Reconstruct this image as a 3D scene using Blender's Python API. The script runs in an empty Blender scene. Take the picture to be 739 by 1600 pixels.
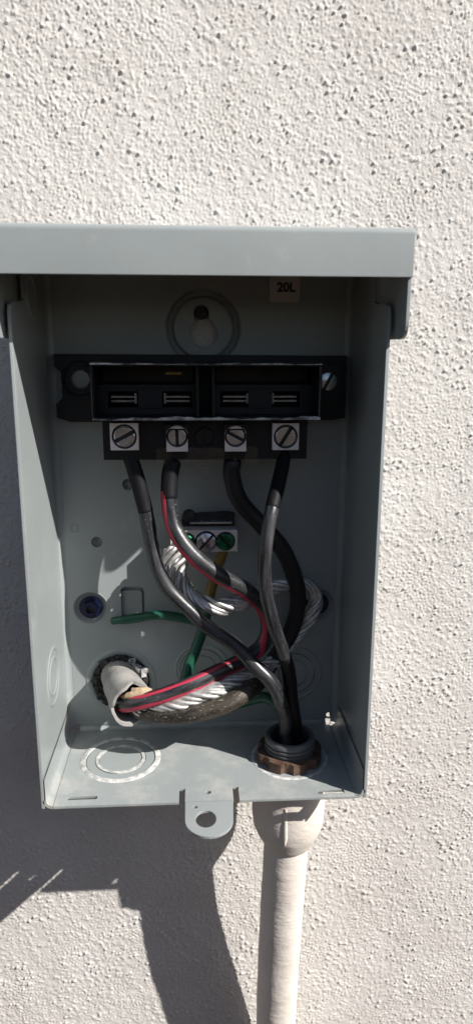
import bpy, math, random
import numpy as np
from mathutils import Vector, Matrix
from mathutils.geometry import tessellate_polygon

# ------------------------------------------------------------------ camera, sky, sun, exposure
scene = bpy.context.scene
col = scene.collection
S = 0.001                                   # all shapes below are written in millimetres

cam_d = bpy.data.cameras.new('camera'); cam = bpy.data.objects.new('camera', cam_d); col.objects.link(cam)
rt = Vector((0.99818243, -0.06020111, 0.00276874)); up = Vector((0.01103188, 0.2276979, 0.97366933)); fw = Vector((0.05924641, 0.97186907, -0.22794818))
cam.matrix_world = Matrix(((rt.x, up.x, -fw.x, -0.00342611), (rt.y, up.y, -fw.y, -0.33108587), (rt.z, up.z, -fw.z, 0.19355332), (0, 0, 0, 1)))
cam_d.sensor_fit = 'VERTICAL'; cam_d.sensor_height = 36.0; cam_d.sensor_width = 36.0
cam_d.lens = 36.0 * 0.6769037
cam_d.clip_start = 0.005; cam_d.clip_end = 500
cam_d.dof.use_dof = True; cam_d.dof.focus_distance = 0.315; cam_d.dof.aperture_fstop = 13.0
scene.camera = cam

SUN = Vector((1.6, -1.0, 1.52)).normalized()          # towards the sun
elev = math.asin(SUN.z); azim = math.atan2(SUN.x, SUN.y)
world = bpy.data.worlds.new('World'); scene.world = world; world.use_nodes = True
wn = world.node_tree.nodes; wl = world.node_tree.links
sky = wn.new('ShaderNodeTexSky'); sky.sky_type = 'NISHITA'; sky.sun_disc = False
sky.sun_elevation = elev; sky.sun_rotation = azim
wl.new(sky.outputs[0], wn['Background'].inputs[0]); wn['Background'].inputs[1].default_value = 0.058
sun_d = bpy.data.lights.new('sun', 'SUN'); sun_d.energy = 5.0; sun_d.angle = math.radians(0.5); sun_d.color = (1.0, 0.965, 0.92)
sun = bpy.data.objects.new('sun', sun_d); col.objects.link(sun)
sun.rotation_euler = SUN.to_track_quat('Z', 'Y').to_euler(); sun.location = SUN * 5
scene.view_settings.view_transform = 'Standard'; scene.view_settings.look = 'None'
scene.view_settings.exposure = 0.47; scene.view_settings.gamma = 1.0
scene.view_settings.use_curve_mapping = False

rng = np.random.default_rng(7); random.seed(7)

# ------------------------------------------------------------------ materials
def new_mat(name):
    m = bpy.data.materials.new(name); m.use_nodes = True
    return m, m.node_tree.nodes, m.node_tree.links, m.node_tree.nodes['Principled BSDF']
def noise(n, scale, detail=4, rough=0.55, vec=None, l=None):
    t = n.new('ShaderNodeTexNoise'); t.inputs['Scale'].default_value = scale
    t.inputs['Detail'].default_value = detail; t.inputs['Roughness'].default_value = rough
    if vec is not None: l.new(vec, t.inputs['Vector'])
    return t
def ramp(n, l, fac, stops):
    r = n.new('ShaderNodeValToRGB'); cr = r.color_ramp
    while len(cr.elements) < len(stops): cr.elements.new(0.5)
    for e, (p, c) in zip(cr.elements, stops):
        e.position = p; e.color = (*c, 1) if len(c) == 3 else c
    l.new(fac, r.inputs[0]); return r
def objvec(n, l, scale=(1, 1, 1)):
    tc = n.new('ShaderNodeTexCoord'); mp = n.new('ShaderNodeMapping'); mp.inputs['Scale'].default_value = scale
    l.new(tc.outputs['Object'], mp.inputs['Vector']); return mp.outputs['Vector']
def material(name, ca, cb, nscale, rough=(0.4, 0.6), metal=0.0, bump=0.0, bscale=400, bdist=0.0005, stretch=(1, 1, 1), lo=0.35, hi=0.68, bevel=0.0, spec=0.5, detail=5):
    """two-tone procedural surface: noise blends two colours and the gloss, fine noise gives relief"""
    m, n, l, b = new_mat(name); v = objvec(n, l, stretch)
    t = noise(n, nscale, detail, 0.6, v, l)
    r = ramp(n, l, t.outputs['Fac'], [(lo, ca), (hi, cb)]); l.new(r.outputs[0], b.inputs['Base Color'])
    mr = n.new('ShaderNodeMapRange'); mr.inputs[1].default_value = 0.3; mr.inputs[2].default_value = 0.7
    mr.inputs[3].default_value = rough[0]; mr.inputs[4].default_value = rough[1]
    l.new(t.outputs['Fac'], mr.inputs[0]); l.new(mr.outputs[0], b.inputs['Roughness'])
    b.inputs['Metallic'].default_value = metal; b.inputs['Specular IOR Level'].default_value = spec
    src = None
    if bevel:
        bv = n.new('ShaderNodeBevel'); bv.samples = 4; bv.inputs['Radius'].default_value = bevel * S; src = bv.outputs[0]
    if bump:
        t2 = noise(n, bscale, 4, 0.6, v, l); bp = n.new('ShaderNodeBump'); bp.inputs['Strength'].default_value = bump
        bp.inputs['Distance'].default_value = bdist; l.new(t2.outputs['Fac'], bp.inputs['Height'])
        if src: l.new(src, bp.inputs['Normal'])
        src = bp.outputs[0]
    if src: l.new(src, b.inputs['Normal'])
    return m
M = {}
M['stucco'] = material('stucco_paint', (0.615, 0.583, 0.548), (0.69, 0.66, 0.628), 22, (0.75, 0.9), bump=0.5, bscale=1500, bdist=0.0004, spec=0.25)
def paint(name='grey_enamel', lo=0.57, hi=0.74, amt=0.55):
    m, n, l, b = new_mat(name); v = objvec(n, l)
    t = noise(n, 14, 5, 0.6, v, l); r = ramp(n, l, t.outputs['Fac'], [(0.3, (0.274, 0.299, 0.298)), (0.7, (0.322, 0.346, 0.344))])
    # dust and pale scuffs with a shape of their own
    t2 = noise(n, 38, 9, 0.72, v, l); k = ramp(n, l, t2.outputs['Fac'], [(lo, (0, 0, 0)), (hi, (1, 1, 1))])
    mul = n.new('ShaderNodeMath'); mul.operation = 'MULTIPLY'; mul.inputs[1].default_value = amt; l.new(k.outputs[0], mul.inputs[0])
    mx = n.new('ShaderNodeMix'); mx.data_type = 'RGBA'; l.new(mul.outputs[0], mx.inputs['Factor']); l.new(r.outputs[0], mx.inputs['A'])
    mx.inputs['B'].default_value = (0.46, 0.45, 0.42, 1); l.new(mx.outputs['Result'], b.inputs['Base Color'])
    mr = n.new('ShaderNodeMapRange'); mr.inputs[3].default_value = 0.22; mr.inputs[4].default_value = 0.46; l.new(t2.outputs['Fac'], mr.inputs[0]); l.new(mr.outputs[0], b.inputs['Roughness'])
    bv = n.new('ShaderNodeBevel'); bv.samples = 4; bv.inputs['Radius'].default_value = 0.5 * S
    t3 = noise(n, 700, 3, 0.5, v, l); bp = n.new('ShaderNodeBump'); bp.inputs['Strength'].default_value = 0.10; bp.inputs['Distance'].default_value = 0.0003
    l.new(t3.outputs['Fac'], bp.inputs['Height']); l.new(bv.outputs[0], bp.inputs['Normal'])
    t4 = noise(n, 28, 2, 0.5, v, l); bp2 = n.new('ShaderNodeBump'); bp2.inputs['Strength'].default_value = 0.25; bp2.inputs['Distance'].default_value = 0.0012
    l.new(t4.outputs['Fac'], bp2.inputs['Height']); l.new(bp.outputs[0], bp2.inputs['Normal']); l.new(bp2.outputs[0], b.inputs['Normal'])
    return m
M['paint'] = paint()
M['paint_dusty'] = paint('dusty_grey_enamel', 0.46, 0.66, 0.9)
M['scuff'] = material('scraped_pale_metal', (0.34, 0.36, 0.355), (0.66, 0.64, 0.60), 260, (0.5, 0.7), bump=0.5, bscale=900, lo=0.40, hi=0.60)
M['plastic'] = material('dark_phenolic', (0.006, 0.0065, 0.008), (0.011, 0.0115, 0.014), 60, (0.38, 0.58), bump=0.15, bscale=900, bevel=0.4, spec=0.32)
M['plastic_rim'] = material('worn_edge_highlight', (0.10, 0.10, 0.105), (0.62, 0.62, 0.63), 110, (0.2, 0.4), bump=0.5, bscale=600, lo=0.40, hi=0.62)
M['plastic_edge'] = material('polished_plastic_edge', (0.02, 0.021, 0.024), (0.10, 0.10, 0.11), 150, (0.2, 0.4), bump=0.3)
M['zinc'] = material('zinc_plate', (0.52, 0.52, 0.53), (0.70, 0.69, 0.69), 90, (0.22, 0.42), metal=0.9, bump=0.15, bscale=900, bevel=0.25)
M['screwmetal'] = material('bright_screw_steel', (0.46, 0.49, 0.54), (0.60, 0.62, 0.66), 120, (0.16, 0.3), metal=1.0, bump=0.15, bscale=500, bevel=0.3)
M['tin'] = material('tin_plated_lug', (0.66, 0.60, 0.59), (0.76, 0.70, 0.69), 120, (0.4, 0.55), metal=0.2, bump=0.2, bscale=1200, bevel=0.3)
M['blade'] = material('contact_blade', (0.16, 0.16, 0.155), (0.34, 0.33, 0.31), 200, (0.3, 0.5), metal=0.9, bump=0.2)
M['brass'] = material('brass', (0.16, 0.11, 0.04), (0.30, 0.21, 0.08), 160, (0.3, 0.5), metal=1.0)
M['steel_dark'] = material('dark_steel_slot_shade', (0.02, 0.02, 0.022), (0.05, 0.05, 0.052), 120, (0.35, 0.55), metal=0.6, bump=0.2)
M['green_screw'] = material('green_dyed_steel', (0.004, 0.05, 0.03), (0.04, 0.24, 0.11), 320, (0.2, 0.4), metal=0.85)
M['irid'] = material('iridescent_zinc', (0.62, 0.48, 0.62), (0.48, 0.66, 0.74), 260, (0.2, 0.35), metal=0.95)
M['blue_screw'] = material('blue_coated_screw', (0.004, 0.007, 0.030), (0.010, 0.017, 0.06), 200, (0.35, 0.5), metal=0.2)
def insulation(name, base, dust, amount, rough=0.36, speck=(0.45, 0.45, 0.44), speck_at=0.70, spec=0.5):
    """jacket: lengthwise dusty wear (tube coordinates, mm) plus sparse fine specks"""
    m, n, l, b = new_mat(name); at = n.new('ShaderNodeAttribute'); at.attribute_name = 'tubeco'; b.inputs['Specular IOR Level'].default_value = spec
    mp = n.new('ShaderNodeMapping'); mp.inputs['Scale'].default_value = (1, 1, 0.16); l.new(at.outputs['Vector'], mp.inputs['Vector'])
    t = noise(n, 0.30, 5, 0.6, mp.outputs[0], l); k = ramp(n, l, t.outputs['Fac'], [(0.40, (0, 0, 0)), (0.72, (1, 1, 1))])
    m2 = n.new('ShaderNodeMath'); m2.operation = 'MULTIPLY'; m2.inputs[1].default_value = amount; l.new(k.outputs[0], m2.inputs[0])
    mx = n.new('ShaderNodeMix'); mx.data_type = 'RGBA'; l.new(m2.outputs[0], mx.inputs['Factor'])
    mx.inputs['A'].default_value = (*base, 1); mx.inputs['B'].default_value = (*dust, 1)
    mp2 = n.new('ShaderNodeMapping'); mp2.inputs['Scale'].default_value = (1, 1, 0.45); l.new(at.outputs['Vector'], mp2.inputs['Vector'])
    f = noise(n, 1.5, 6, 0.7, mp2.outputs[0], l); kf = ramp(n, l, f.outputs['Fac'], [(speck_at - 0.04, (0, 0, 0)), (speck_at + 0.05, (1, 1, 1))])
    mx2 = n.new('ShaderNodeMix'); mx2.data_type = 'RGBA'; l.new(kf.outputs[0], mx2.inputs['Factor']); l.new(mx.outputs['Result'], mx2.inputs['A'])
    mx2.inputs['B'].default_value = (*speck, 1); l.new(mx2.outputs['Result'], b.inputs['Base Color'])
    mr = n.new('ShaderNodeMapRange'); mr.inputs[3].default_value = rough; mr.inputs[4].default_value = rough + 0.2; l.new(m2.outputs[0], mr.inputs[0]); l.new(mr.outputs[0], b.inputs['Roughness'])
    bp = n.new('ShaderNodeBump'); bp.inputs['Strength'].default_value = 0.25; bp.inputs['Distance'].default_value = 0.0003; l.new(f.outputs['Fac'], bp.inputs['Height']); l.new(bp.outputs[0], b.inputs['Normal'])
    return m
M['black_wire'] = insulation('black_insulation', (0.014, 0.014, 0.016), (0.085, 0.085, 0.09), 0.85, 0.27, speck_at=0.665)
M['black_wire_dull'] = insulation('dull_black_insulation', (0.007, 0.007, 0.009), (0.018, 0.018, 0.02), 0.5, 0.5, (0.05, 0.05, 0.05), 0.74)
M['sleeve_black'] = insulation('matte_black_sleeve', (0.006, 0.006, 0.008), (0.012, 0.012, 0.014), 0.5, 0.55, (0.05, 0.05, 0.05), 0.74, 0.22)  # darker, duller black for the sleeves over parts of the wires
M['dirty_wire'] = insulation('grimy_insulation', (0.018, 0.015, 0.012), (0.12, 0.095, 0.07), 0.8, 0.5, (0.42, 0.36, 0.28), 0.62)
M['red'] = insulation('red_stripe', (0.42, 0.022, 0.055), (0.46, 0.07, 0.10), 0.5, 0.4, (0.5, 0.3, 0.3), 0.74)
M['green'] = insulation('green_insulation', (0.005, 0.075, 0.040), (0.03, 0.12, 0.075), 0.6, 0.38, (0.22, 0.24, 0.20), 0.70)
M['ochre'] = insulation('ochre_insulation', (0.17, 0.115, 0.02), (0.24, 0.18, 0.06), 0.6, 0.4, (0.3, 0.27, 0.2), 0.72)
M['alu'] = material('bare_aluminium', (0.42, 0.41, 0.40), (0.74, 0.72, 0.69), 300, (0.35, 0.5), metal=0.6, bump=0.2)
M['copper'] = material('bare_copper', (0.5, 0.22, 0.08), (0.62, 0.32, 0.14), 300, (0.3, 0.5), metal=1.0)
M['sheath'] = material('grey_jacket', (0.26, 0.25, 0.235), (0.38, 0.365, 0.345), 90, (0.5, 0.7), bump=0.5, bscale=260, bdist=0.0008)
M['paper'] = material('tan_paper', (0.30, 0.21, 0.12), (0.58, 0.46, 0.31), 240, (0.8, 0.95), bump=0.8, bscale=500)
M['seal'] = material('dark_seal_gap_shade', (0.008, 0.008, 0.008), (0.035, 0.033, 0.03), 150, (0.4, 0.7), bump=0.8, bscale=350, bdist=0.001)
M['seal_lit'] = material('sunlit_seal_flakes', (0.22, 0.22, 0.22), (0.48, 0.47, 0.46), 200, (0.4, 0.6), bump=0.6, bscale=400)  # paler copy of the putty colour, sunlit look painted into these flakes
M['cream'] = material('cream_painted_conduit', (0.68, 0.615, 0.55), (0.75, 0.69, 0.63), 45, (0.6, 0.8), bump=0.55, bscale=210, bdist=0.0009, stretch=(0.7, 0.7, 1.25), spec=0.3)
M['pvc_thread'] = material('grey_threaded_fitting', (0.075, 0.078, 0.082), (0.14, 0.14, 0.14), 90, (0.4, 0.6), bump=0.2)
M['rust'] = material('rusty_locknut', (0.07, 0.036, 0.024), (0.155, 0.095, 0.066), 170, (0.6, 0.85), metal=0.15, bump=0.6, bscale=600)
M['sticker'] = material('pale_sticker', (0.58, 0.52, 0.50), (0.64, 0.59, 0.57), 60, (0.5, 0.6))
M['ink'] = material('black_ink', (0.012, 0.012, 0.014), (0.02, 0.02, 0.022), 100, (0.5, 0.6))
M['ground'] = material('pale_concrete', (0.10, 0.085, 0.066), (0.16, 0.135, 0.105), 3, (0.8, 0.95), bump=0.4, bscale=60, bdist=0.002)
def clear():
    m, n, l, b = new_mat('clear_plastic'); b.inputs['Base Color'].default_value = (0.92, 0.93, 0.94, 1); b.inputs['Specular IOR Level'].default_value = 0.4
    b.inputs['Transmission Weight'].default_value = 1.0; b.inputs['Roughness'].default_value = 0.03; b.inputs['IOR'].default_value = 1.45
    t = noise(n, 300, 4); bp = n.new('ShaderNodeBump'); bp.inputs['Strength'].default_value = 0.2; bp.inputs['Distance'].default_value = 0.0003
    l.new(t.outputs['Fac'], bp.inputs['Height']); l.new(bp.outputs[0], b.inputs['Normal']); return m
M['clear'] = clear()

# ------------------------------------------------------------------ mesh helpers (millimetres, world axes: x right, y into the wall, z up)
class MB:
    def __init__(s): s.v = []; s.f = []; s.attr = None
    def add(s, v, f):
        o = len(s.v); s.v += [tuple(p) for p in v]; s.f += [tuple(i + o for i in q) for q in f]; return s
    def box(s, a, b):
        (x0, y0, z0), (x1, y1, z1) = a, b
        return s.add([(x0, y0, z0), (x1, y0, z0), (x1, y1, z0), (x0, y1, z0), (x0, y0, z1), (x1, y0, z1), (x1, y1, z1), (x0, y1, z1)],
                     [(3, 2, 1, 0), (4, 5, 6, 7), (0, 1, 5, 4), (1, 2, 6, 5), (2, 3, 7, 6), (3, 0, 4, 7)])
    def plate(s, outer, holes, w0, w1, mp):
        """flat plate with holes; 2-D outline (u, v) and thickness from w0 to w1, mp(u, v, w) -> xyz"""
        loops = [outer] + list(holes)
        tri = tessellate_polygon([[Vector((u, v, 0)) for u, v in lp] for lp in loops])
        flat = [p for lp in loops for p in lp]; n = len(flat)
        vs = [mp(u, v, w0) for u, v in flat] + [mp(u, v, w1) for u, v in flat]
        fs = [tuple(t) for t in tri] + [tuple(i + n for i in reversed(t)) for t in tri]
        o = 0
        for lp in loops:
            k = len(lp)
            for i in range(k): j = (i + 1) % k; fs.append((o + i, o + j, o + j + n, o + i + n))
            o += k
        return s.add(vs, fs)
    def lathe(s, prof, c, axis='z', n=32, a0=0.0, a1=2 * math.pi):
        """profile (r, h) swept round an axis through c"""
        full = abs(a1 - a0 - 2 * math.pi) < 1e-6; m = n if full else n + 1
        vs = []
        for r, h in prof:
            for i in range(m):
                a = a0 + (a1 - a0) * i / n; u, w = r * math.cos(a), r * math.sin(a)
                vs.append({'z': (c[0] + u, c[1] + w, c[2] + h), 'y': (c[0] + u, c[1] + h, c[2] + w), 'x': (c[0] + h, c[1] + u, c[2] + w)}[axis])
        fs = []
        for k in range(len(prof) - 1):
            for i in range(n):
                j = (i + 1) % m; fs.append((k * m + i, k * m + j, (k + 1) * m + j, (k + 1) * m + i))
        return s.add(vs, fs)
    def disc(s, c, r, axis='y', n=32):
        vs = []
        for i in range(n):
            a = 2 * math.pi * i / n; u, w = r * math.cos(a), r * math.sin(a)
            vs.append({'z': (c[0] + u, c[1] + w, c[2]), 'y': (c[0] + u, c[1], c[2] + w), 'x': (c[0], c[1] + u, c[2] + w)}[axis])
        return s.add(vs, [tuple(range(n))])
    def sweep(s, prof, z0, z1):
        """open profile in (x, y) swept along z"""
        k = len(prof)
        return s.add([(x, y, z0) for x, y in prof] + [(x, y, z1) for x, y in prof], [(i, i + 1, i + 1 + k, i + k) for i in range(k - 1)])
    def build(s, name, mat, parent=None, smooth=False, weld=False):
        o0 = Vector(parent['_o']) if parent is not None else Vector((0, 0, 0))
        me = bpy.data.meshes.new(name)
        me.from_pydata([((x - o0.x) * S, (y - o0.y) * S, (z - o0.z) * S) for x, y, z in s.v], [], s.f)
        import bmesh
        bm = bmesh.new(); bm.from_mesh(me)
        if weld: bmesh.ops.remove_doubles(bm, verts=bm.verts, dist=1e-6)
        bmesh.ops.recalc_face_normals(bm, faces=bm.faces); bm.to_mesh(me); bm.free()
        if smooth:
            me.polygons.foreach_set('use_smooth', [True] * len(me.polygons))
            try: me.set_sharp_from_angle(angle=math.radians(smooth if smooth is not True else 40))
            except Exception: pass
        if s.attr is not None:
            at = me.attributes.new('tubeco', 'FLOAT_VECTOR', 'POINT'); full = np.zeros((len(me.vertices), 3), np.float32); full[:len(s.attr)] = s.attr
            at.data.foreach_set('vector', full.ravel())
        me.materials.append(M[mat]); o = bpy.data.objects.new(name, me); col.objects.link(o)
        if parent is not None: o.parent = parent; o['_o'] = tuple(parent['_o'])
        return o
def tag(o, label=None, cat=None, group=None, kind=None):
    for k, v in (('label', label), ('category', cat), ('group', group), ('kind', kind)):
        if v: o[k] = v
    return o
def thing(name, label, cat, loc, group=None):
    o = bpy.data.objects.new(name, None); o.empty_display_size = 0.01; col.objects.link(o)
    o.location = Vector(loc) * S; o['_o'] = tuple(float(c) for c in loc)
    return tag(o, label, cat, group)
XZ = lambda u, v, w: (u, w, v)       # upright plate facing the viewer
XY = lambda u, v, w: (u, v, w)       # level plate
YZ = lambda u, v, w: (w, u, v)       # side plate
def circ(x, y, r, n=32, ry=None): return [(x + r * math.cos(2 * math.pi * i / n), y + (ry or r) * math.sin(2 * math.pi * i / n)) for i in range(n)]
def rrect(x0, y0, x1, y1, r, n=5):
    pts = []
    for cx, cy, a in ((x1 - r, y1 - r, 0), (x0 + r, y1 - r, 90), (x0 + r, y0 + r, 180), (x1 - r, y0 + r, 270)):
        for i in range(n + 1):
            t = math.radians(a + 90 * i / n); pts.append((cx + r * math.cos(t), cy + r * math.sin(t)))
    return pts
def spline(pts, step=1.5):
    P = [Vector(p) for p in pts]; P = [P[0] * 2 - P[1]] + P + [P[-1] * 2 - P[-2]]; out = []
    for i in range(1, len(P) - 2):
        p0, p1, p2, p3 = P[i - 1], P[i], P[i + 1], P[i + 2]; n = max(2, int((p2 - p1).length / step))
        # centripetal-like: plain Catmull-Rom is smooth enough at this spacing
        for k in range(n):
            t = k / n; out.append(0.5 * ((2 * p1) + (p2 - p0) * t + (2 * p0 - 5 * p1 + 4 * p2 - p3) * t * t + (3 * p1 - p0 - 3 * p2 + p3) * t ** 3))
    out.append(P[-2].copy()); return out
def frames(C):
    T = [(C[min(i + 1, len(C) - 1)] - C[max(i - 1, 0)]).normalized() for i in range(len(C))]
    a = Vector((0, -1, 0)); N = []
    n = (a - T[0] * a.dot(T[0])); n = n.normalized() if n.length > 0.1 else T[0].orthogonal().normalized()
    for t in T:
        n = (n - t * n.dot(t)).normalized(); N.append(n)
    return T, N, [t.cross(n) for t, n in zip(T, N)]
def tube(C, r, n=14, wob=0.0, cap=True):
    """round tube along points C, radius r (number or function of 0..1), slight unevenness wob"""
    T, N, B = frames(C); mb = MB(); L = len(C); ph = random.random() * 9; mb.attr = []; run = ph * 20
    for i in range(L):
        rr = r(i / (L - 1)) if callable(r) else r
        run += (C[i] - C[max(i - 1, 0)]).length
        for k in range(n):
            a = 2 * math.pi * k / n; mb.attr.append((math.cos(a) * 3.5, math.sin(a) * 3.5, run)); q = rr * (1 + wob * math.sin(i * 0.37 + ph + 2 * a) + wob * 0.7 * math.sin(i * 0.91 + ph * 2 - a))
            p = C[i] + (N[i] * math.cos(a) + B[i] * math.sin(a)) * q; mb.v.append(tuple(p))
    for i in range(L - 1):
        for k in range(n): j = (k + 1) % n; mb.f.append((i * n + k, i * n + j, (i + 1) * n + j, (i + 1) * n + k))
    if cap:
        for i, sgn in ((0, -1), (L - 1, 1)):
            rr = r(i / (L - 1)) if callable(r) else r; c0 = C[i] + T[i] * sgn * rr * 0.35; o = len(mb.v)
            for k in range(n):
                a = 2 * math.pi * k / n; mb.v.append(tuple(c0 + (N[i] * math.cos(a) + B[i] * math.sin(a)) * rr * 0.72))
            for k in range(n): j = (k + 1) % n; mb.f.append((i * n + k, i * n + j, o + j, o + k))
            mb.f.append(tuple(range(o, o + n)))
    return mb
def stripe(C, r, d, half, lift=0.12, n=5):
    """raised coloured strip lying along a tube on the side facing d"""
    T, N, B = frames(C); mb = MB(); L = len(C); d = Vector(d)
    for i in range(L):
        u = (d - T[i] * d.dot(T[i])).normalized(); w = T[i].cross(u)
        for k in range(n):
            a = math.radians(half) * (2 * k / (n - 1) - 1); rr = r + (lift if 0 < k < n - 1 else -0.25)
            mb.v.append(tuple(C[i] + (u * math.cos(a) + w * math.sin(a)) * rr))
    for i in range(L - 1):
        for k in range(n - 1): mb.f.append((i * n + k, i * n + k + 1, (i + 1) * n + k + 1, (i + 1) * n + k))
    return mb
def screw_head(c, r, ang, h=1.6, slot=0.32, dome=0.0):
    """slotted round head facing -y, centre c on its seat"""
    mb = MB(); fl = MB(); g = r * slot / 2; a = math.radians(ang); ca, sa = math.cos(a), math.sin(a)
    mb.lathe([(r * 0.999, -h * 0.44), (r, 0)], c, 'y', 28); fl.lathe([(0.01, -h * 0.45), (r * 0.995, -h * 0.45)], c, 'y', 28)  # slot floor kept separate: its dark steel colour imitates shade in the slot
    mb.floor = fl
    a0 = math.asin(g / r)
    for sgn in (1, -1):
        arc = [(r * math.cos(a0 + (math.pi - 2 * a0) * i / 14) , sgn * r * math.sin(a0 + (math.pi - 2 * a0) * i / 14)) for i in range(15)]
        lay = []
        for q, y in ((1.0, -h * 0.45 - 0.002), (1.0, -h * 0.85), (0.86, -h)):
            lay.append([(c[0] + (u * q * ca - (sgn * g + (v - sgn * g) * q) * sa), c[1] + y, c[2] + (u * q * sa + (sgn * g + (v - sgn * g) * q) * ca)) for u, v in arc])
        vs = lay[0] + lay[1] + lay[2]; k = 15; fs = []
        for t in range(2):
            for i in range(k): j = (i + 1) % k; fs.append((t * k + i, t * k + j, (t + 1) * k + j, (t + 1) * k + i))
        fs.append(tuple(2 * k + i for i in range(k))); mb.add(vs, fs)
    return mb

# ------------------------------------------------------------------ setting: ground and stucco wall
WY = 4.6
g = MB(); g.add([(-30000, -30000, -1250), (30000, -30000, -1250), (30000, 3000, -1250), (-30000, 3000, -1250)], [(0, 1, 2, 3)])
tag(g.build('ground', 'ground'), kind='structure')

# unseen board fence added behind the viewer to block low sky and ground bounce
M['fence'] = material('weathered_boards', (0.11, 0.078, 0.052), (0.19, 0.14, 0.10), 9, (0.7, 0.9), bump=0.5, bscale=40, bdist=0.002, stretch=(4, 4, 0.4))
FY = -1150.0
fn = thing('added_shade_fence', 'added brown board fence, out of view, that darkens the shade on the box', 'fence', (0, FY, -1250))
first = None
for i in range(44):
    x = -3080 + 142 * i
    if first is None: first = MB().box((x, FY - 10, -1250), (x + 136, FY + 10, 270)).build('board', 'fence', fn)
    else:
        c_ = first.copy(); col.objects.link(c_); c_.location.x = first.location.x + 142 * i * S; c_.location.z = first.location.z - (i * 7 % 5) * 0.002
for z in (-1000, 50): MB().box((-3090, FY - 60, z), (3170, FY - 10.5, z + 90)).build('rail', 'fence', fn)
for x in (-3000, -1000, 1000, 3000): MB().box((x, FY - 160, -1255), (x + 90, FY - 60.5, 240)).build('post', 'fence', fn)

def stucco_wall():
    x0, x1, z0, z1, st = -160.0, 205.0, -250.0, 375.0, 0.5
    nx, nz = int((x1 - x0) / st) + 1, int((z1 - z0) / st) + 1
    X = np.linspace(x0, x1, nx); Z = np.linspace(z0, z1, nz)
    fx = np.fft.fftfreq(nx, st)[None, :]; fz = np.fft.fftfreq(nz, st)[:, None]; fr = np.sqrt(fx ** 2 + fz ** 2) + 1e-9
    def band(lo, hi, aniso=None):
        w = np.fft.fft2(rng.standard_normal((nz, nx)))
        f = fr if aniso is None else np.sqrt((fx * aniso[0]) ** 2 + (fz * aniso[1]) ** 2 + (fx * fz) * aniso[2]) + 1e-9
        h = np.real(np.fft.ifft2(w * np.exp(-(np.log(f * math.sqrt(lo * hi)) / math.log(hi / lo) * 2.0) ** 2)))
        return h / h.std()
    cover = band(30, 90); patch = band(10, 22)
    gran = band(2.4, 4.6) + 0.45 * band(5, 9)
    thr = 0.70 - 0.25 * cover - 0.35 * patch
    lump = np.clip(gran - thr, 0, None); lump = 0.31 * np.tanh(lump * 0.95)
    small = np.clip(band(1.5, 2.6) - 0.8 - 0.45 * cover, 0, None); small = 0.32 * np.tanh(small * 1.2)
    knob = np.clip(band(2.6, 5.0) - 1.92 + 0.16 * patch + 0.10 * cover, 0, None); knob = 0.86 * np.tanh(knob * 1.6)
    knob = knob + 0.34 * np.tanh(1.4 * np.clip(band(1.8, 3.2) - 1.9 + 0.2 * cover, 0, None))
    pits = np.clip(band(1.6, 2.8) - 1.8, 0, None) * 0.24
    h = lump + small + knob - pits + 0.05 * band(14, 40) + 0.05 * band(4, 8) + 0.05 * band(1.2, 2.2)
    h = np.clip(h * (0.95 + 0.10 * np.tanh(band(35, 110))), -0.6, 1.75)
    mx = np.minimum(X - x0, x1 - X)[None, :]; mz = np.minimum(Z - z0, z1 - Z)[:, None]
    h *= np.clip(np.minimum(mx, mz) / 12.0, 0, 1)
    V = np.empty((nz, nx, 3), np.float32); V[..., 0] = X[None, :]; V[..., 2] = Z[:, None]; V[..., 1] = WY - h
    V = V.reshape(-1, 3) * S
    a = (np.arange(nz - 1)[:, None] * nx + np.arange(nx - 1)[None, :]).ravel()
    F = np.stack([a, a + 1, a + nx + 1, a + nx], 1)
    # the plain rest of the wall, four quads round the detailed field
    R = [(-3200, -1250), (3200, -1250), (3200, 1700), (-3200, 1700)]; I = [(x0, z0), (x1, z0), (x1, z1), (x0, z1)]
    n0 = len(V); ext = np.array([(x, WY, z) for x, z in R + I], np.float32) * S
    V = np.concatenate([V, ext]); Q = np.array([[n0 + i, n0 + (i + 1) % 4, n0 + 4 + (i + 1) % 4, n0 + 4 + i] for i in range(4)])
    F = np.concatenate([F, Q]).astype(np.int32)
    me = bpy.data.meshes.new('stucco_wall'); me.vertices.add(len(V)); me.vertices.foreach_set('co', V.ravel())
    me.loops.add(F.size); me.loops.foreach_set('vertex_index', F.ravel()); me.polygons.add(len(F))
    me.polygons.foreach_set('loop_start', np.arange(0, F.size, 4, dtype=np.int32)); me.polygons.foreach_set('use_smooth', np.ones(len(F), bool))
    me.update(calc_edges=True); me.validate()
    me.materials.append(M['stucco']); o = bpy.data.objects.new('stucco_wall', me); col.objects.link(o)
    tag(o, 'rough cream stucco house wall behind the open electrical box', 'wall')
stucco_wall()

# ------------------------------------------------------------------ the enclosure
D = 62.7; TOP = 233.0
box = thing('disconnect_box', 'open grey painted metal electrical disconnect box mounted on the stucco wall', 'electrical box', (0, 0, 0))
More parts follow.
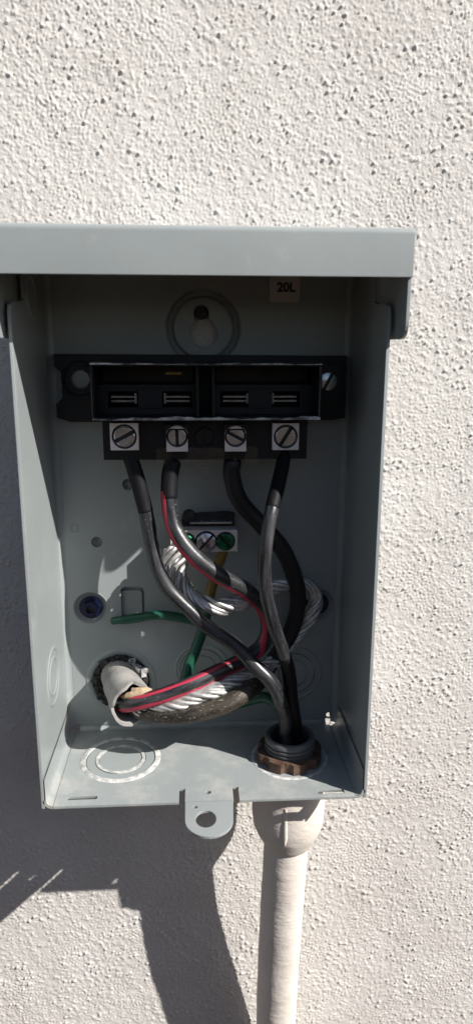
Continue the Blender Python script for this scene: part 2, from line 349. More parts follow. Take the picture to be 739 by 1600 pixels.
# back panel: keyhole boss, two screw dimples, knockouts, small holes, a square lanced opening
KEY = (1.2, 203.2); DL = (-56.2, 67.2); DR = (58.4, 66.8); K1 = (-42.4, 27.0); K2 = (-0.8, 32.5); K3 = (46.5, 29.0)
holes = [circ(*KEY, 17.6, 40), circ(*DL, 8.8, 28), circ(*DR, 8.8, 28), circ(*K1, 14.6, 40), circ(*K2, 11.4, 36), circ(*K3, 11.4, 36),
         circ(-51.6, 101.5, 2.7, 20), circ(-35.7, 130.1, 2.7, 20), circ(66.2, 4.4, 1.5, 14), rrect(-40.9, 60.9, -29.3, 78.2, 2.4)]
MB().plate([(-67, 2.5), (67, 2.5), (67, TOP), (-67, TOP)], holes, 0, 1.2, XZ).build('back_panel', 'paint', box)
def keyhole(cx, cz):
    pts = []; r1, r2 = 3.6, 6.4; c1 = (cx - 0.9, cz + 6.6); c2 = (cx + 0.1, cz - 2.4)
    a = math.radians(62)
    for i in range(25): t = math.pi / 2 + a * 0.62 + (2 * math.pi - 2 * a * 0.62) * i / 24; pts.append((c2[0] + r2 * math.cos(t), c2[1] + r2 * math.sin(t)))
    for i in range(15): t = -math.pi / 2 + a + (2 * math.pi - 2 * a) * i / 14; pts.append((c1[0] + r1 * math.cos(t), c1[1] + r1 * math.sin(t)))
    return pts
b = MB().lathe([(17.8, 0), (17.4, -0.25), (17.0, -0.1), (16.2, 2.2), (15.0, 2.9), (14.2, 2.4), (13.7, 0.5), (13.3, 0.2), (13.0, 0.3)], (KEY[0], 0, KEY[1]), 'y', 48)
kb = b.build('keyhole_boss', 'paint', box, smooth=25)
MB().plate(circ(*KEY, 13.0, 48), [keyhole(*KEY)], 0.3, 1.5, XZ).build('keyhole_plate', 'paint', kb)
for nm, c in (('a', DL), ('b', DR)):
    MB().lathe([(9.0, 0), (8.7, -0.2), (8.3, 0.0), (7.4, 1.9), (6.6, 2.5), (3.0, 2.6)], (c[0], 0, c[1]), 'y', 32).build('mounting_dimple', 'paint', box, smooth=50)
def knock(c, r, parent, scuff=False):
    o = MB().plate(circ(*c, r - 0.25, 36), [circ(*c, r * 0.66 + 0.25, 36)], -0.15, 0.9, XZ).build('knockout_ring', 'paint', parent)
    MB().plate(circ(*c, r * 0.66 - 0.1, 36), [], 0.25, 1.2, XZ).build('knockout_disc', 'paint', o)
knock(K2, 11.4, box); knock(K3, 11.4, box)
tab = MB(); tab.plate(rrect(-41.4, 59.5, -30.6, 75.6, 2.0), [], 1.9, 2.7, XZ); tab.build('lanced_tab', 'paint', box)
MB().lathe([(18.0, 0.05), (17.4, -0.45), (16.6, -0.5), (15.0, -0.2), (14.6, 0.3), (14.6, 1.1)], (K1[0], 0, K1[1]), 'y', 48).build('knockout_rim', 'paint', box, smooth=50)
MB().lathe([(15.2, 0.05), (14.8, -0.3), (14.0, -0.3), (13.6, 0.05)], (K3[0], 0, K3[1]), 'y', 40).build('knockout_rim', 'paint', box, smooth=50)
MB().lathe([(14.4, 0.05), (14.0, -0.3), (13.2, -0.3), (12.8, 0.05)], (K2[0], 0, K2[1]), 'y', 40).build('knockout_rim', 'paint', box, smooth=50)
MB().lathe([(2.3, 0.05), (2.1, -0.3), (1.6, -0.3), (1.4, 0.05)], (-62.4, 0, 108.5), 'y', 20).build('pip', 'paint', box, smooth=50)
# sides, with the bend into the back panel, a stepped top front corner and embossed knockouts
def side(sg):
    m = MB(); x0, x1 = sg * 70.0, sg * 71.3
    m.plate([(-D, -1.0), (-3, 0.2), (-3, TOP), (-39.5, TOP), (-39.5, 213.0), (-45, 211.6), (-58.0, 211.0), (-61.2, 209.6), (-D, 206.5)], [], x0, x1, YZ)
    arc = [(sg * (67 + 3 * math.sin(t)), -3 + 3 * math.cos(t)) for t in [math.pi / 2 * i / 6 for i in range(7)]]
    m.sweep(arc, 0.5, TOP)
    o = m.build('side_panel', 'paint', box, smooth=30)
    return o
sl = side(-1); sr = side(1)
for sg, par in ((-1, sl),):
    MB().lathe([(14.2, 0.05), (13.6, 0.5), (12.6, 0.5), (12.0, 0.05)], (-70, -30, 45.5), 'x', 40).build('knockout_ring', 'paint', par, smooth=50)
    MB().lathe([(9.4, 0.05), (9.0, 0.45), (8.2, 0.45), (7.8, 0.05)], (-70, -30, 45.5), 'x', 36).build('knockout_disc', 'paint', par, smooth=50)
    MB().lathe([(9.0, 0.05), (8.5, 0.6), (7.5, 0.6), (7.0, 0.05)], (-70, -28, 215), 'x', 36).build('pip', 'paint', par, smooth=50)
# bottom panel with upturned sides, relief notches, slots and knockouts
FK = (-40.8, -27.8); FC = (40.9, -31.0)
outl = [(-66.5, -2.0), (-66.5, -D), (-12.0, -D), (-12.0, -53.2), (-9.4, -53.2), (-9.4, -D - 0.02), (12.0, -D - 0.02), (12.0, -53.0), (14.6, -53.0), (14.6, -D), (66.5, -D), (66.5, -2.0)]
fh = [circ(*FK, 16.6, 44), circ(*FC, 12.6, 36), rrect(-61.2, -58.4, -48.2, -56.2, 0.5, 2), rrect(50.0, -60.3, 62.0, -57.6, 0.5, 2), circ(0.9, -56.4, 1.4, 12, 1.1)]
m = MB().plate(outl, fh, -1.3, 0, XY)
for sg in (-1, 1):
    arc = [(sg * (66.5 + 2.9 * math.sin(t)), 2.9 - 2.9 * math.cos(t)) for t in [math.pi / 2 * i / 6 for i in range(7)]] + [(sg * 69.4, 13.0)]
    k = len(arc); ys = (-D, -3.0)
    m.add([(x, y, z) for y in ys for x, z in arc], [(i, i + 1, i + 1 + k, i + k) for i in range(k - 1)])
    arc2 = [(sg * (66.5 + 4.2 * math.sin(t)), 2.9 - 4.2 * math.cos(t)) for t in [math.pi / 2 * i / 6 for i in range(7)]]
    k2 = len(arc2); m.add([(x, y, z) for y in ys for x, z in arc2], [(i, i + 1, i + 1 + k2, i + k2) for i in range(k2 - 1)])
    m.add([(x, -D, z) for x, z in arc[:7]] + [(x, -D, z) for x, z in arc2], [(i, i + 1, i + 8, i + 7) for i in range(6)])
arc = [(-2.0 + 2.5 * math.sin(t), 2.5 - 2.5 * math.cos(t)) for t in [math.pi / 2 * i / 6 for i in range(7)]]
m.add([(x, y, z) for x in (-64.5, 64.5) for y, z in arc], [(i, i + 1, i + 8, i + 7) for i in range(6)])
bot = m.build('bottom_panel', 'paint_dusty', box, smooth=30)
sc = MB().lathe([(19.4, 0.02), (19.1, 0.32), (16.8, 0.36), (16.6, 0.05)], (FK[0], FK[1], 0), 'z', 48).build('scraped_rim', 'scuff', bot, smooth=50)
kr = MB().plate(circ(*FK, 16.3, 44), [circ(*FK, 12.2, 40)], -1.2, -0.2, XY).build('knockout_ring', 'paint', bot)
MB().plate(circ(*FK, 11.9, 40), [circ(*FK, 10.4, 40)], -1.1, 0.15, XY).build('scraped_edge', 'scuff', kr)
MB().plate(circ(*FK, 10.2, 40), [], -1.3, -0.35, XY).build('knockout_disc', 'paint', kr)
MB().lathe([(18.6, 0.02), (18.3, 0.25), (17.0, 0.25), (16.6, 0.02)], (FC[0], FC[1], 0), 'z', 48).build('scraped_rim', 'scuff', bot, smooth=50)
# hasp tab in line with the floor, rounded nose with an oval hole
nose = [(11.8, -D - 0.03), (11.2, -74.5)] + [(1.0 + 10.2 * math.cos(t), -74.5 - 10.2 * math.sin(t)) for t in [math.pi * i / 16 for i in range(1, 16)]] + [(-9.2, -74.5), (-9.3, -D - 0.03)]
tz = lambda u, v, w: (u, v, w - 0.0016 * max(0, -v - D) ** 2)
MB().plate(nose, [circ(-0.4, -74.2, 4.4, 24, 5.2), circ(-5.0, -66.5, 1.2, 10, 0.8)], -1.25, 0.02, tz).build('hasp_tab', 'paint', box)
# hood: top, drooping front lip, side cheeks with a rounded lower front corner
HF = -77.7; HB = 218.7; HT = 235.3; HX = 72.9
m = MB()
def strip_profile():
    r = 2.2; pts = [(HF, HB), (HF, HT - r)] + [(HF + r - r * math.cos(t), HT - r + r * math.sin(t)) for t in [math.pi / 2 * i / 6 for i in range(1, 7)]] + [(1.0, HT)]
    ins = [(HF + 1.3, HB), (HF + 1.3, HT - r)] + [(HF + r - (r - 1.3) * math.cos(t), HT - r + (r - 1.3) * math.sin(t)) for t in [math.pi / 2 * i / 6 for i in range(1, 7)]] + [(1.0, HT - 1.3)]
    return pts, ins
po, pi_ = strip_profile(); k = len(po)
for P_ in (po, pi_): m.add([(x, y, z) for x in (-HX - 1.3, HX + 1.3) for y, z in P_], [(i, i + 1, i + 1 + k, i + k) for i in range(k - 1)])
m.add([(x, y, z) for x in (-HX - 1.3, HX + 1.3) for y, z in (po[0], pi_[0])], [(0, 1, 3, 2)])
for x in (-HX - 1.3, HX + 1.3):
    m.add([(x, y, z) for y, z in po] + [(x, y, z) for y, z in pi_], [(i, i + 1, i + 1 + k, i + k) for i in range(k - 1)])
hood = m.build('hood', 'paint', box, smooth=35)
for sg in (-1, 1):
    rc = 6.0; z0 = 197.5; f0 = HF + 1.4
    pts = [(f0, HT - 1.4), (f0, z0 + rc)] + [(f0 + rc - rc * math.cos(t), z0 + rc - rc * math.sin(t)) for t in [math.pi / 2 * i / 6 for i in range(1, 7)]] + [(-14, z0), (-14, HT - 1.4)]
    MB().plate(pts, [], sg * HX, sg * (HX + 1.25), YZ).build('hood_cheek', 'paint', hood)
MB().box((-69.8, 0.5, TOP - 1.3), (69.8, -39, TOP)).build('top_panel', 'paint', box)
# sticker with its printed mark
stk = MB().plate(rrect(31.6, 214.9, 45.5, 229.5, 1.2, 4), [], -0.25, -0.02, XZ).build('sticker', 'sticker', box)
tag(stk, 'pale sticker printed 20L')
cu = bpy.data.curves.new('t', 'FONT'); cu.body = '20L'; cu.size = 5.6 * S; cu.align_x = 'CENTER'; cu.align_y = 'CENTER'; cu.extrude = 0.03 * S; cu.offset = 0.22 * S
to = bpy.data.objects.new('t', cu); col.objects.link(to)
to.matrix_world = Matrix.Translation(Vector((39.2, -0.30, 221.3)) * S) @ Matrix.Rotation(math.radians(90), 4, 'X')
bpy.context.view_layer.update(); dg = bpy.context.evaluated_depsgraph_get(); me = bpy.data.meshes.new_from_object(to.evaluated_get(dg)); me.transform(to.matrix_world)
me.materials.clear(); me.materials.append(M['ink']); bpy.data.objects.remove(to)
po_ = bpy.data.objects.new('printed_mark', me); col.objects.link(po_); po_.parent = stk

# blue masonry screws holding the box to the wall
def wall_screw(c, ang, label):
    t = thing('masonry_screw', label, 'screw', (c[0], 2.2, c[1]))
    hexp = [(c[0] + 4.3 * math.cos(math.radians(ang + 60 * i)), c[1] + 4.3 * math.sin(math.radians(ang + 60 * i))) for i in range(6)]
    MB().lathe([(0.01, 1.2), (5.9, 1.2), (5.6, 2.3), (0.01, 2.3)], (c[0], 0, c[1]), 'y', 28).build('washer_flange', 'blue_screw', t, smooth=40)
    MB().plate(hexp, [circ(c[0], c[1], 2.0, 16)], -2.4, 1.25, XZ).build('hex_head', 'blue_screw', t)
    MB().disc((c[0], -0.6, c[1]), 2.05, 'y', 16).build('socket_floor', 'steel_dark', t)
wall_screw(DL, 12, 'blue hex head screw in the dimple beside the square opening')
wall_screw(DR, 40, 'blue hex head screw half hidden behind the bare twisted wire loop')

t = thing('pan_head_screw', 'dark pan head screw sitting in the keyhole slot', 'screw', (0.5, 3, 209.4))
sh = screw_head((0.3, 2.6, 209.9), 2.9, 35, 2.2, 0.3); sh.floor.build('slot', 'steel_dark', sh.build('head', 'steel_dark', t, smooth=30))
MB().lathe([(1.6, 0.5), (1.6, 7.0)], (0.4, 0, 209.6), 'y', 14).build('shank', 'steel_dark', t, smooth=40)

# ------------------------------------------------------------------ pull-out fuse block
fb = thing('fuse_block', 'black pull-out fuse block with two compartments screwed across the box', 'fuse block', (1, 0, 162))
MB().plate([(-66, 163), (-60, 161), (60, 161.5), (67, 162.5), (67, 191), (-66, 191.5), (-66, 186), (-63, 183), (-63, 172), (-66, 169)], [circ(-54.6, 180.2, 4.2, 24)], -8, -0.05, XZ).build('base', 'plastic', fb)
MB().lathe([(8.6, 0.1), (8.0, -0.7), (7.4, -0.7), (6.9, 0.0)], (-54.6, -8, 180.2), 'y', 32).build('boss_ring', 'plastic', fb, smooth=50)
MB().lathe([(4.2, 0), (3.9, 2.0), (0.01, 2.0)], (-54.6, -8, 180.2), 'y', 24).build('hole_floor', 'paint', fb, smooth=40)
MB().plate(rrect(52.4, 171, 64.5, 187, 1.5), [], -10.4, -7.9, XZ).build('screw_pad', 'plastic', fb)
sh = screw_head((57.8, -10.4, 179.6), 4.2, 62, 1.8, 0.34); sh.floor.build('screw_slot', 'steel_dark', sh.build('screw', 'screwmetal', fb, smooth=30))
X0, X1, Z0, Z1, YF = -46.0, 50.2, 164.4, 188.2, -38.0
# shroud walls
MB().box((X0, YF, Z1 - 1.3), (X1, -7.9, Z1)).build('shroud_wall', 'plastic', fb)
MB().box((X0, YF + 1.0, Z0), (X1, -7.9, Z0 + 1.3)).build('shroud_wall', 'plastic', fb)
for x in (X0, X1 - 1.3):
    MB().plate([(-7.9, Z0 + 1.3), (-7.9, Z1 - 1.3), (YF, Z1 - 1.3), (YF + 1.0, Z0 + 1.3)], [], x, x + 1.3, YZ).build('shroud_wall', 'plastic', fb)
# worn edges of the shroud, slightly ragged; white highlight put into the pale colour
def rim(z, y, h, amp, ph):
    mb = MB(); n = 60
    for i in range(n + 1):
        x = X0 + 0.2 + (X1 - X0 - 0.4) * i / n
        w = h * (0.75 + amp * (math.sin(i * 0.55 + ph) * 0.5 + math.sin(i * 1.7 + ph) * 0.3 + math.sin(i * 0.17 + 2 * ph) * 0.6))
        w = max(0.25, w)
        mb.v += [(x, y, z), (x, y - 0.5, z + 0.1), (x, y - 0.5, z + w), (x, y, z + w + 0.1)]
    for i in range(n):
        for k in range(4): j = (k + 1) % 4; mb.f.append((i * 4 + k, i * 4 + j, i * 4 + 4 + j, i * 4 + 4 + k))
    mb.f += [(0, 1, 2, 3), (n * 4, n * 4 + 3, n * 4 + 2, n * 4 + 1)]
    return mb
rim(Z1 - 0.75, YF + 0.1, 0.55, 0.55, 0.4).build('worn_highlight_rim', 'plastic_rim', fb)
rim(Z0 + 0.1, YF + 1.1, 1.3, 0.45, 2.0).build('worn_highlight_rim', 'plastic_rim', fb)
for x in (X0 + 0.2, X1 - 1.0): MB().box((x, YF - 0.1, Z0 + 1.5), (x + 0.4, YF + 1.2, Z1 - 1.5)).build('side_rim', 'plastic_edge', fb)
# divider and two compartments
for x in (-2.6, 4.2): MB().box((x, -31, Z0 + 1.25), (x + 1.3, -7.9, Z1 - 1.25)).build('divider', 'plastic', fb)
BL = ((-34.3, -10.8), (14.8, 36.8))
for (ca, cb), (xa, xb) in zip(BL, ((X0 + 1.25, -2.55), (5.45, X1 - 1.25))):
    hl = [[(c - 6.6, 168.8), (c + 6.6, 168.8), (c + 6.6, 175.6), (c - 6.6, 175.6)] for c in (ca, cb)]
    MB().plate([(xa, Z0 + 1.25), (xb, Z0 + 1.25), (xb, 178.6), (xa, 178.6)], hl, -22, -8.0, XZ).build('contact_housing', 'plastic', fb)
    MB().box((xa + 1, -13, 179.5), (xb - 1, -7.9, 186.5)).build('upper_block', 'plastic', fb)
    mid = (ca + cb) / 2
    MB().box((mid - 5.2, -23.0, 168.4), (mid + 5.2, -21.9, 176.6)).build('housing_rib', 'plastic', fb)
    for c in (ca, cb):
        cl = MB().box((c - 5.4, -20.6, 171.0), (c + 5.4, -9, 171.8)).build('contact_clip', 'blade', fb)
        MB().box((c - 5.4, -20.2, 172.8), (c + 5.4, -9, 173.6)).build('spring_leaf', 'blade', cl)
        MB().box((c - 5.8 if c == cb else c + 4.9, -21.4, 170.3), (c - 4.9 if c == cb else c + 5.8, -12, 174.9)).build('end_stop', 'blade', cl)
MB().box((-16, -13.3, 182.6), (-9, -12.9, 183.7)).build('rating_plate', 'brass', fb)
# lower ledge with four lugs
MB().plate([(-43.5, 145.8), (46.8, 145.8), (46.8, 163.6), (-43.5, 163.6)], [], -24, -0.1, XZ).build('terminal_ledge', 'plastic', fb)
def lug(x, z, w, h, ang, r, dy, cover):
    l = MB().plate([(x - w / 2, z - h / 2), (x + w / 2, z - h / 2), (x + w / 2, z + h / 2), (x - w / 2, z + h / 2)], [circ(x, z + cover * 1.6, r + 0.75, 30)], -28 + dy, -16, XZ).build('lug', 'tin', fb)
    MB().disc((x, -25.2 + dy, z + cover * 1.6), r + 0.9, 'y', 28).build('recess_floor', 'steel_dark', l)
    sh = screw_head((x, -25.3 + dy, z + cover * 1.6), r, ang, 2.4, 0.36); sh.build('lug_screw', 'screwmetal', l, smooth=30); sh.floor.build('screw_slot', 'steel_dark', l)
    if cover: MB().plate([(x - w / 2 - 0.6, z + h / 2 - 2.2)] + [(x + (r + 1.0) * math.cos(t), z + 1.6 + (r + 1.0) * math.sin(t)) for t in [math.pi * (0.86 - 0.72 * i / 12) for i in range(13)]] + [(x + w / 2 + 0.6, z + h / 2 - 2.2), (x + w / 2 + 0.6, z + h / 2 + 2), (x - w / 2 - 0.6, z + h / 2 + 2)], [], -28.6 + dy, -23, XZ).build('lug_hood', 'plastic', l)
lug(-33.8, 156.6, 12.2, 11.8, 28, 4.7, 0, 0)
lug(-11.0, 154.9, 9.4, 10.0, 92, 4.0, 0.6, 1)
lug(14.6, 154.8, 9.4, 10.0, -28, 4.0, 0.6, 1)
lug(36.7, 156.3, 11.6, 11.8, 58, 4.6, 0, 0)
sh = screw_head((1.1, -24, 156.2), 4.0, 80, 2.6, 0.25); sh.floor.build('screw_slot', 'steel_dark', sh.build('centre_screw', 'plastic', fb, smooth=30))
for x, z, w in ((-17.4, 148.0, 6), (1.2, 147.6, 17), (21.8, 148.0, 6)):
    MB().plate(rrect(x - w / 2, z - 4.2, x + w / 2, z + 3.4, 1.6), [], -25.0, -24.1, XZ).build('barrier', 'clear', fb)
MB().plate(rrect(-0.6, 136.8, 2.6, 143, 1.4), [], -25.0, -24.1, XZ).build('barrier_stem', 'clear', fb)

# ------------------------------------------------------------------ ground bar
gb = thing('ground_bar', 'small silver grounding bar with two green screws and a shiny one', 'ground bar', (0.6, 0, 100))
MB().box((-15.2, -14, 99.9), (16.4, -6, 110.4)).build('bar', 'tin', gb)
MB().plate([(-10, 109), (15.5, 109), (15.5, 116), (12, 116.6), (-6, 115.8), (-10, 114)], [], -6, -0.1, XZ).build('bracket', 'steel_dark', gb)
MB().box((-6, -10, 112.6), (14, -6, 113.4)).build('bracket_lip', 'zinc', gb)
MB().lathe([(0.01, -3.4), (2.6, -3.0), (3.1, -1.0), (3.1, 0)], (-6.5, -6, 116), 'y', 18).build('bracket_screw', 'steel_dark', gb, smooth=40)
for x, mt, ang in ((-8.2, 'green_screw', 30), (1.5, 'irid', 48), (10.7, 'green_screw', -50)):
    r = 4.5 if mt == 'irid' else 4.0
    MB().lathe([(r + 0.7, 0.02), (r + 0.6, -0.35), (r - 0.2, -0.4)], (x, -14, 105.0), 'y', 28).build('screw_seat', 'steel_dark', gb, smooth=40)
    sh = screw_head((x, -14.1, 105.0), r, ang, 2.2, 0.26); sh.floor.build('screw_slot', 'steel_dark', sh.build('screw', mt, gb, smooth=30))

# ------------------------------------------------------------------ conductors
PATH = {
    'W1': [(-33.5, -20.0, 151.4), (-32.4, -21.0, 147.3), (-29.2, -22.0, 136.9), (-25.8, -23.0, 121.8), (-23.7, -25.0, 109.3), (-21.0, -27.0, 96.8), (-15.9, -28.0, 86.3), (-7.2, -29.0, 77.1), (1.0, -30.0, 68.9), (13.0, -33.0, 61.3), (23.0, -38.0, 52.2), (30.9, -40.0, 44.0), (35.2, -38.0, 33.4), (38.3, -34.0, 21.8), (38.6, -32.5, 8), (38.3, -32, -25)],
    'W2': [(-11.8, -20.0, 151.3), (-12.4, -21.0, 147.1), (-14.5, -23.0, 138.8), (-14.9, -26.0, 126.8), (-12.7, -29.0, 115.6), (-6.5, -32.0, 106.0), (2.0, -32.0, 97.7), (11.6, -30.0, 90.5), (20.7, -27.0, 84.0), (27.9, -22.0, 74.7), (31.2, -18.0, 63.2), (27.9, -18.0, 52.6), (17.3, -22.0, 47.0), (4.8, -27.0, 43.4), (-8.9, -32.0, 39.4), (-23.8, -34.0, 35.0), (-34.6, -31.0, 30.7), (-40.2, -22.0, 26.7), (-42, -8, 26)],
    'W3': [(15.0, -20.0, 151.2), (14.4, -20.0, 146.8), (13.4, -19.0, 137.8), (17.3, -18.0, 125.3), (27.6, -17.0, 113.3), (37.6, -16.0, 101.3), (43.9, -15.0, 86.8), (46.1, -13.0, 73.5), (43.7, -12.0, 59.1), (38.1, -12.0, 48.0), (31.6, -14.0, 38.7), (26.4, -22.0, 35.6), (22.0, -30.0, 36.5), (15.6, -35.0, 34.7), (4.4, -37.0, 30.5), (-9.0, -36.0, 27.1), (-21.1, -33.0, 25.8), (-30.7, -26.0, 24.5), (-37.5, -18.0, 24.4), (-41, -8, 25)],
    'W4': [(37.7, -20.0, 151.1), (36.9, -22.0, 147.0), (34.5, -29.0, 139.4), (31.4, -37.0, 131.5), (29.2, -42.0, 125.6), (27.1, -45.0, 115.0), (26.1, -46.0, 101.0), (27.3, -47.0, 88.1), (31.0, -46.0, 73.6), (35.4, -42.0, 60.7), (38.9, -37.0, 48.1), (40.9, -34.0, 33.4), (43.4, -30.5, 18.2), (44.6, -29.5, 5), (45, -29.5, -25)],
    'BARE': [(-10.7, -11.0, 103.1), (-12.2, -15.0, 98.6), (-13.7, -18.0, 92.6), (-10.8, -20.0, 85.3), (-5.4, -22.0, 79.5), (5.0, -25.0, 76.3), (17.2, -22.0, 76.8), (30.9, -16.0, 80.8), (43.0, -11.0, 82.1), (52.1, -8.0, 78.3), (56.0, -7.0, 72.5), (53.8, -8.0, 65.8), (47.2, -8.0, 54.6), (36.3, -12.0, 43.5), (23.6, -22.0, 40.1), (10.8, -29.0, 38.0), (-2.3, -33.0, 34.8), (-17.4, -33.0, 30.6), (-29.0, -28.0, 26.2), (-37.5, -18.0, 25.4)],
    'GA1': [(10.1, -11.0, 101.2), (9.2, -11.0, 97.7), (6.4, -10.0, 89.0), (3.9, -9.0, 78.9), (2.0, -9.0, 69.6)],
    'GA2': [(2.0, -9.0, 69.6), (-1.3, -10.0, 55.9), (-5.2, -13.0, 46.4), (-7.8, -15.0, 40.6), (-8.6, -17.0, 31.0), (0.3, -14.0, 20.4), (16.4, -13.0, 20.1), (30.4, -18.0, 25.2), (37.4, -25.0, 22.0), (41.3, -26.5, 12), (41.5, -26, -20)],
    'GB': [(-45.3, -3.2, 61.5), (-36.0, -3.8, 62.6), (-21.6, -4.2, 64.5), (-7.3, -5.0, 62.1), (0.0, -6.5, 60.2)],
    'SHEATH': [(-44.2, 6.0, 28.5), (-42.2, -4.0, 29.8), (-39.3, -14.0, 30.3), (-35.6, -24.0, 29.6), (-33.6, -29.0, 29.3)],
    'CONDUIT': [(40.9, -31.0, -30), (40.2, -31.0, -53.3), (39.2, -28.0, -90.6), (38.7, -22.0, -137.5), (38.9, -17.0, -178.1), (39.6, -13.0, -220.1), (40, -9.5, -300), (40, -9.5, -1252)],
}
def cut(C, a, b): n = len(C) - 1; return C[int(a * n):int(b * n) + 1]
def split_at(C, z):                     # index of the first point lower than z
    return next(i for i, p in enumerate(C) if p.z < z)
G1 = 'insulated conductors in the box'
# black feed from the first square lug down to the conduit
C = spline(PATH['W1']); t = thing('black_wire', 'scuffed black wire from the lug with a tilted slot down into the conduit', 'wire', PATH['W1'][-1], G1)
k = split_at(C, 121)
tube(C[3:], 3.35, 16, 0.015).build('insulation', 'black_wire', t, smooth=60)
tube(C[1:k], lambda s: 3.48 if s > 0.06 else 2.9, 16, 0.02).build('dark_sleeve', 'sleeve_black', t, smooth=60)
tube([Vector((-33.5, -20, 153)) , Vector((-33.3, -20, 150)), Vector((-33, -20, 147.4))], 2.9, 12).build('copper_end', 'copper', t, smooth=60)
# black wire with red stripes from the cable to the second lug
C = spline(PATH['W2']); t = thing('red_striped_wire', 'black wire with red stripes curving from the jacketed cable up to a lug', 'wire', PATH['W2'][-1], G1)
k = split_at(C, 127)
tube(C[5:], 3.7, 16, 0.012).build('insulation', 'black_wire', t, smooth=60)
tube(C[0:6], 2.4, 12, 0.05).build('bare_end', 'alu', t, smooth=60)
stripe(C[k - 2:], 3.7, (-0.58, -0.72, -0.66), 36, 0.13).build('stripe', 'red', t, smooth=60)
stripe(C[int(len(C) * 0.60):], 3.7, (0.25, -0.42, 1.0), 19, 0.13).build('stripe', 'red', t, smooth=60)
tube(C[4:k], 3.80, 16, 0.01).build('dark_sleeve', 'sleeve_black', t, smooth=60)
stripe(C[12:k], 3.80, (-1.0, -0.75, -0.4), 28, 0.08).build('stripe', 'red', t, smooth=60)
# black wire behind, from the third lug round to the cable
C = spline(PATH['W3']); t = thing('grimy_black_wire', 'dull black wire looping behind the others, its lower end grimy brown', 'wire', PATH['W3'][-1], G1)
k = next(i for i, p in enumerate(C) if p.y < -27 and p.z < 60)
tube(C[4:k + 1], 4.0, 16, 0.012).build('insulation', 'black_wire_dull', t, smooth=60)
tube(C[k:], 4.25, 16, 0.03).build('grimy_end', 'dirty_wire', t, smooth=60)
tube(C[0:6], 2.4, 12, 0.05).build('bare_end', 'alu', t, smooth=60)
# black feed from the last lug, bowing toward the viewer, down into the conduit
C = spline(PATH['W4']); t = thing('shiny_black_wire', 'black wire bowing forward in the sun in front of all others', 'wire', PATH['W4'][-1], G1)
k = split_at(C, 127); k2 = split_at(C, 58)
tube(C[3:], 3.0, 16, 0.012).build('insulation', 'black_wire', t, smooth=60)
tube(C[2:k], 3.2, 16, 0.015).build('dark_sleeve', 'sleeve_black', t, smooth=60)
tube(C[k2:], 3.2, 16, 0.015).build('dark_sleeve', 'sleeve_black', t, smooth=60)
# bare twisted neutral
C = spline(PATH['BARE'], 1.2); T_, N_, B_ = frames(C); t = thing('bare_stranded_wire', 'bare twisted aluminium wire looping from the ground bar to the cable', 'wire', PATH['BARE'][-1])
L = len(C); NS = 9
for s in range(NS):
    Q = []
    for i in range(L):
        a = 2 * math.pi * s / NS + i * 0.21 + 0.25 * math.sin(i * 0.07 + s); fray = 1.0 + 1.1 * max(0, 1 - i / 26) + 0.10 * math.sin(i * 0.13 + s * 2.1)
        rr = 3.0 * fray * (0.92 + 0.12 * math.sin(s * 1.7))
        Q.append(C[i] + (N_[i] * math.cos(a) + B_[i] * math.sin(a) * 1.0) * rr * (0.45 if i < 4 else 1.0))
    tube(Q, 1.22, 7).build('strand', 'alu', t, smooth=70)
tube(C, 2.0, 8).build('core_strand', 'alu', t, smooth=70)
# green grounding conductors
C = spline(PATH['GA1']); t = thing('green_ground_wire', 'green ground wire with ochre upper end hanging from the ground bar', 'wire', PATH['GA2'][-1])
tube(C, 2.6, 12, 0.02).build('ochre_end', 'ochre', t, smooth=60)
C = spline(PATH['GA2']); tube(C, 2.75, 12, 0.02).build('insulation', 'green', t, smooth=60)
C = spline(PATH['GB'], 1.0); t = thing('green_strap', 'short green wire lying level across the back below the square opening', 'wire', PATH['GB'][0])
tube(C, lambda s: 1.9 + 0.4 * min(1, s * 5), 12, 0.03).build('insulation', 'green', t, smooth=60)

# jacketed supply cable coming through the back knockout, paper filler, duct seal round it
t = thing('supply_cable', 'grey jacketed cable with torn end poking through the round back knockout', 'cable', PATH['SHEATH'][0])
C = spline(PATH['SHEATH'], 1.0); T_, N_, B_ = frames(C); mb = MB(); L = len(C); n = 28
rag = [1.7 * math.sin(k * 0.67) + 0.9 * math.sin(k * 1.57 + 1) + 0.4 * math.sin(k * 4.1) for k in range(n)]
for shell, ro in ((0, 10.0), (1, 8.7)):
    for i in range(L):
        for k in range(n):
            a = 2 * math.pi * k / n; s = i / (L - 1); q = ro * (1 + 0.14 * s ** 2 + 0.06 * s * math.sin(3 * a + 1) + 0.02 * math.sin(i * 0.5 + 2 * a))
            p = C[i] + (N_[i] * math.cos(a) * 0.92 + B_[i] * math.sin(a)) * q + T_[i] * rag[k] * s ** 3
            mb.v.append(tuple(p))
for shell in (0, 1):
    o = shell * L * n
    for i in range(L - 1):
        for k in range(n): j = (k + 1) % n; mb.f.append((o + i * n + k, o + i * n + j, o + (i + 1) * n + j, o + (i + 1) * n + k))
for k in range(n): j = (k + 1) % n; a = (L - 1) * n; mb.f.append((a + k, a + j, L * n + a + j, L * n + a + k))
mb.build('jacket', 'sheath', t, smooth=50)
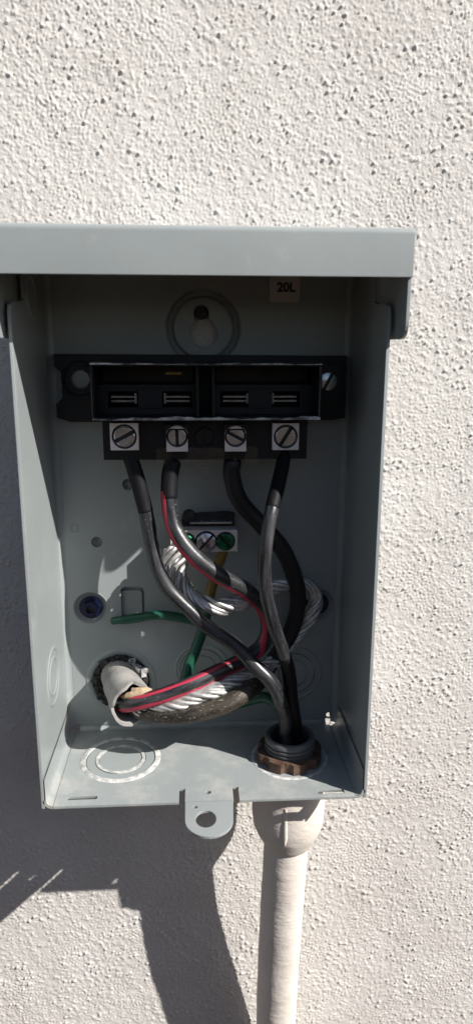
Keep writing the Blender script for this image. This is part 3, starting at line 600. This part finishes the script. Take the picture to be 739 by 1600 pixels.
def lump(c, rx, ry, rz, seed, nu=14, nv=9, rough=0.28):
    r = random.Random(seed); ph = [r.uniform(0, 6.3) for _ in range(6)]; mb = MB()
    for i in range(nv + 1):
        th = math.pi * i / nv
        for k in range(nu):
            a = 2 * math.pi * k / nu; q = 1 + rough * (math.sin(3 * a + ph[0]) * math.sin(2 * th + ph[1]) + 0.6 * math.sin(5 * a + ph[2] + 3 * th) + 0.4 * r.uniform(-1, 1)) * math.sin(th)
            mb.v.append((c[0] + rx * q * math.sin(th) * math.cos(a), c[1] + ry * q * math.sin(th) * math.sin(a), c[2] + rz * q * math.cos(th)))
    for i in range(nv):
        for k in range(nu): j = (k + 1) % nu; mb.f.append((i * nu + k, i * nu + j, (i + 1) * nu + j, (i + 1) * nu + k))
    return mb
lump((-29.5, -31, 35.2), 6.5, 3.5, 3.6, 5, rough=0.35).build('paper_filler', 'paper', t, smooth=30)
ds = thing('duct_seal', 'crumbled dark sealing putty around the cable, over a dark ring imitating the shaded gap', 'sealant', (K1[0], 2, K1[1] - 12))
MB().lathe([(14.5, 1.3), (12, -0.3), (9.5, 0.8), (8.0, 3.5)], (K1[0] - 0.5, 0, K1[1]), 'y', 36).build('gap_shade_ring', 'seal', ds, smooth=50)  # dark ring stands in for the shaded hole around the cable
for q, (ang, rad, sz, mt) in enumerate(((172, 12.2, 3.0, 'seal'), (196, 12.0, 2.6, 'seal'), (215, 12.3, 2.2, 'seal'), (150, 12.0, 2.4, 'seal'), (125, 12.2, 2.8, 'seal'), (100, 12.0, 3.0, 'seal'), (80, 12.4, 2.6, 'seal'), (62, 11.6, 3.0, 'seal_lit'), (44, 11.2, 2.4, 'seal_lit'), (24, 11.8, 3.4, 'seal_lit'), (2, 12.2, 2.6, 'seal'), (340, 12.0, 2.4, 'seal'), (262, 12.6, 2.4, 'seal'), (236, 12.4, 2.6, 'seal'))):
    a = math.radians(ang)
    lump((K1[0] + rad * math.cos(a), -0.8 - 0.3 * (q % 3), K1[1] + rad * math.sin(a)), sz * 0.95, sz * 0.8, sz * 0.95, 20 + q, 8, 5, 0.55).build('putty_crumb', mt, ds)

# ------------------------------------------------------------------ conduit with fitting, locknut and threaded nipple
t = thing('conduit', 'cream painted conduit running down the wall from under the box', 'conduit', PATH['CONDUIT'][-1])
C = spline(PATH['CONDUIT'], 2.0)
tube(C, lambda s: 11.1, 30, 0.006, cap=False).build('pipe', 'cream', t, smooth=60)
fc = (40.9, -31.0)
MB().lathe([(9.8, -1.32), (15.4, -1.34), (16.6, -3), (17.6, -8), (17.9, -22), (17.8, -30), (17.0, -36), (15.2, -40.5), (13.2, -44), (12.2, -46.5), (11.2, -47.5)], (fc[0], fc[1], 0), 'z', 40).build('fitting', 'cream', t, smooth=40)
for a in (258,):
    q = math.radians(a); cx, cy = fc[0] + 17.2 * math.cos(q), fc[1] + 17.2 * math.sin(q)
    MB().lathe([(0.9, -16), (1.3, -24), (1.3, -32), (0.5, -36)], (cx, cy, 0), 'z', 10).build('fitting_rib', 'cream', t, smooth=60)
nip = [(9.6, -2)]
for i in range(40): nip.append((0, 0))
prof = [(9.4, -10), (9.4, 11.6), (10.2, 12.6), (11.4, 12.4), (11.9, 11.6)]
for i in range(4): z = 11.0 - i * 2.1; prof += [(12.1, z), (12.1, z - 0.8), (11.4, z - 1.3), (11.4, z - 1.8)]
prof += [(12.0, 2.0), (12.0, -4)]
MB().lathe(prof, (fc[0], fc[1], 0), 'z', 40).build('threaded_nipple', 'pvc_thread', t, smooth=35)
def nut():
    out = []
    for i in range(64):
        a = 2 * math.pi * i / 64; out.append((fc[0] + (15.6 if (i % 8) < 5 else 14.0) * math.cos(a), fc[1] + (15.6 if (i % 8) < 5 else 14.0) * math.sin(a)))
    return out
MB().plate(nut(), [circ(*fc, 12.05, 40)], 0.3, 5.2, XY).build('locknut', 'rust', t)

for o in list(bpy.data.objects):
    if '_o' in o.keys(): del o['_o']
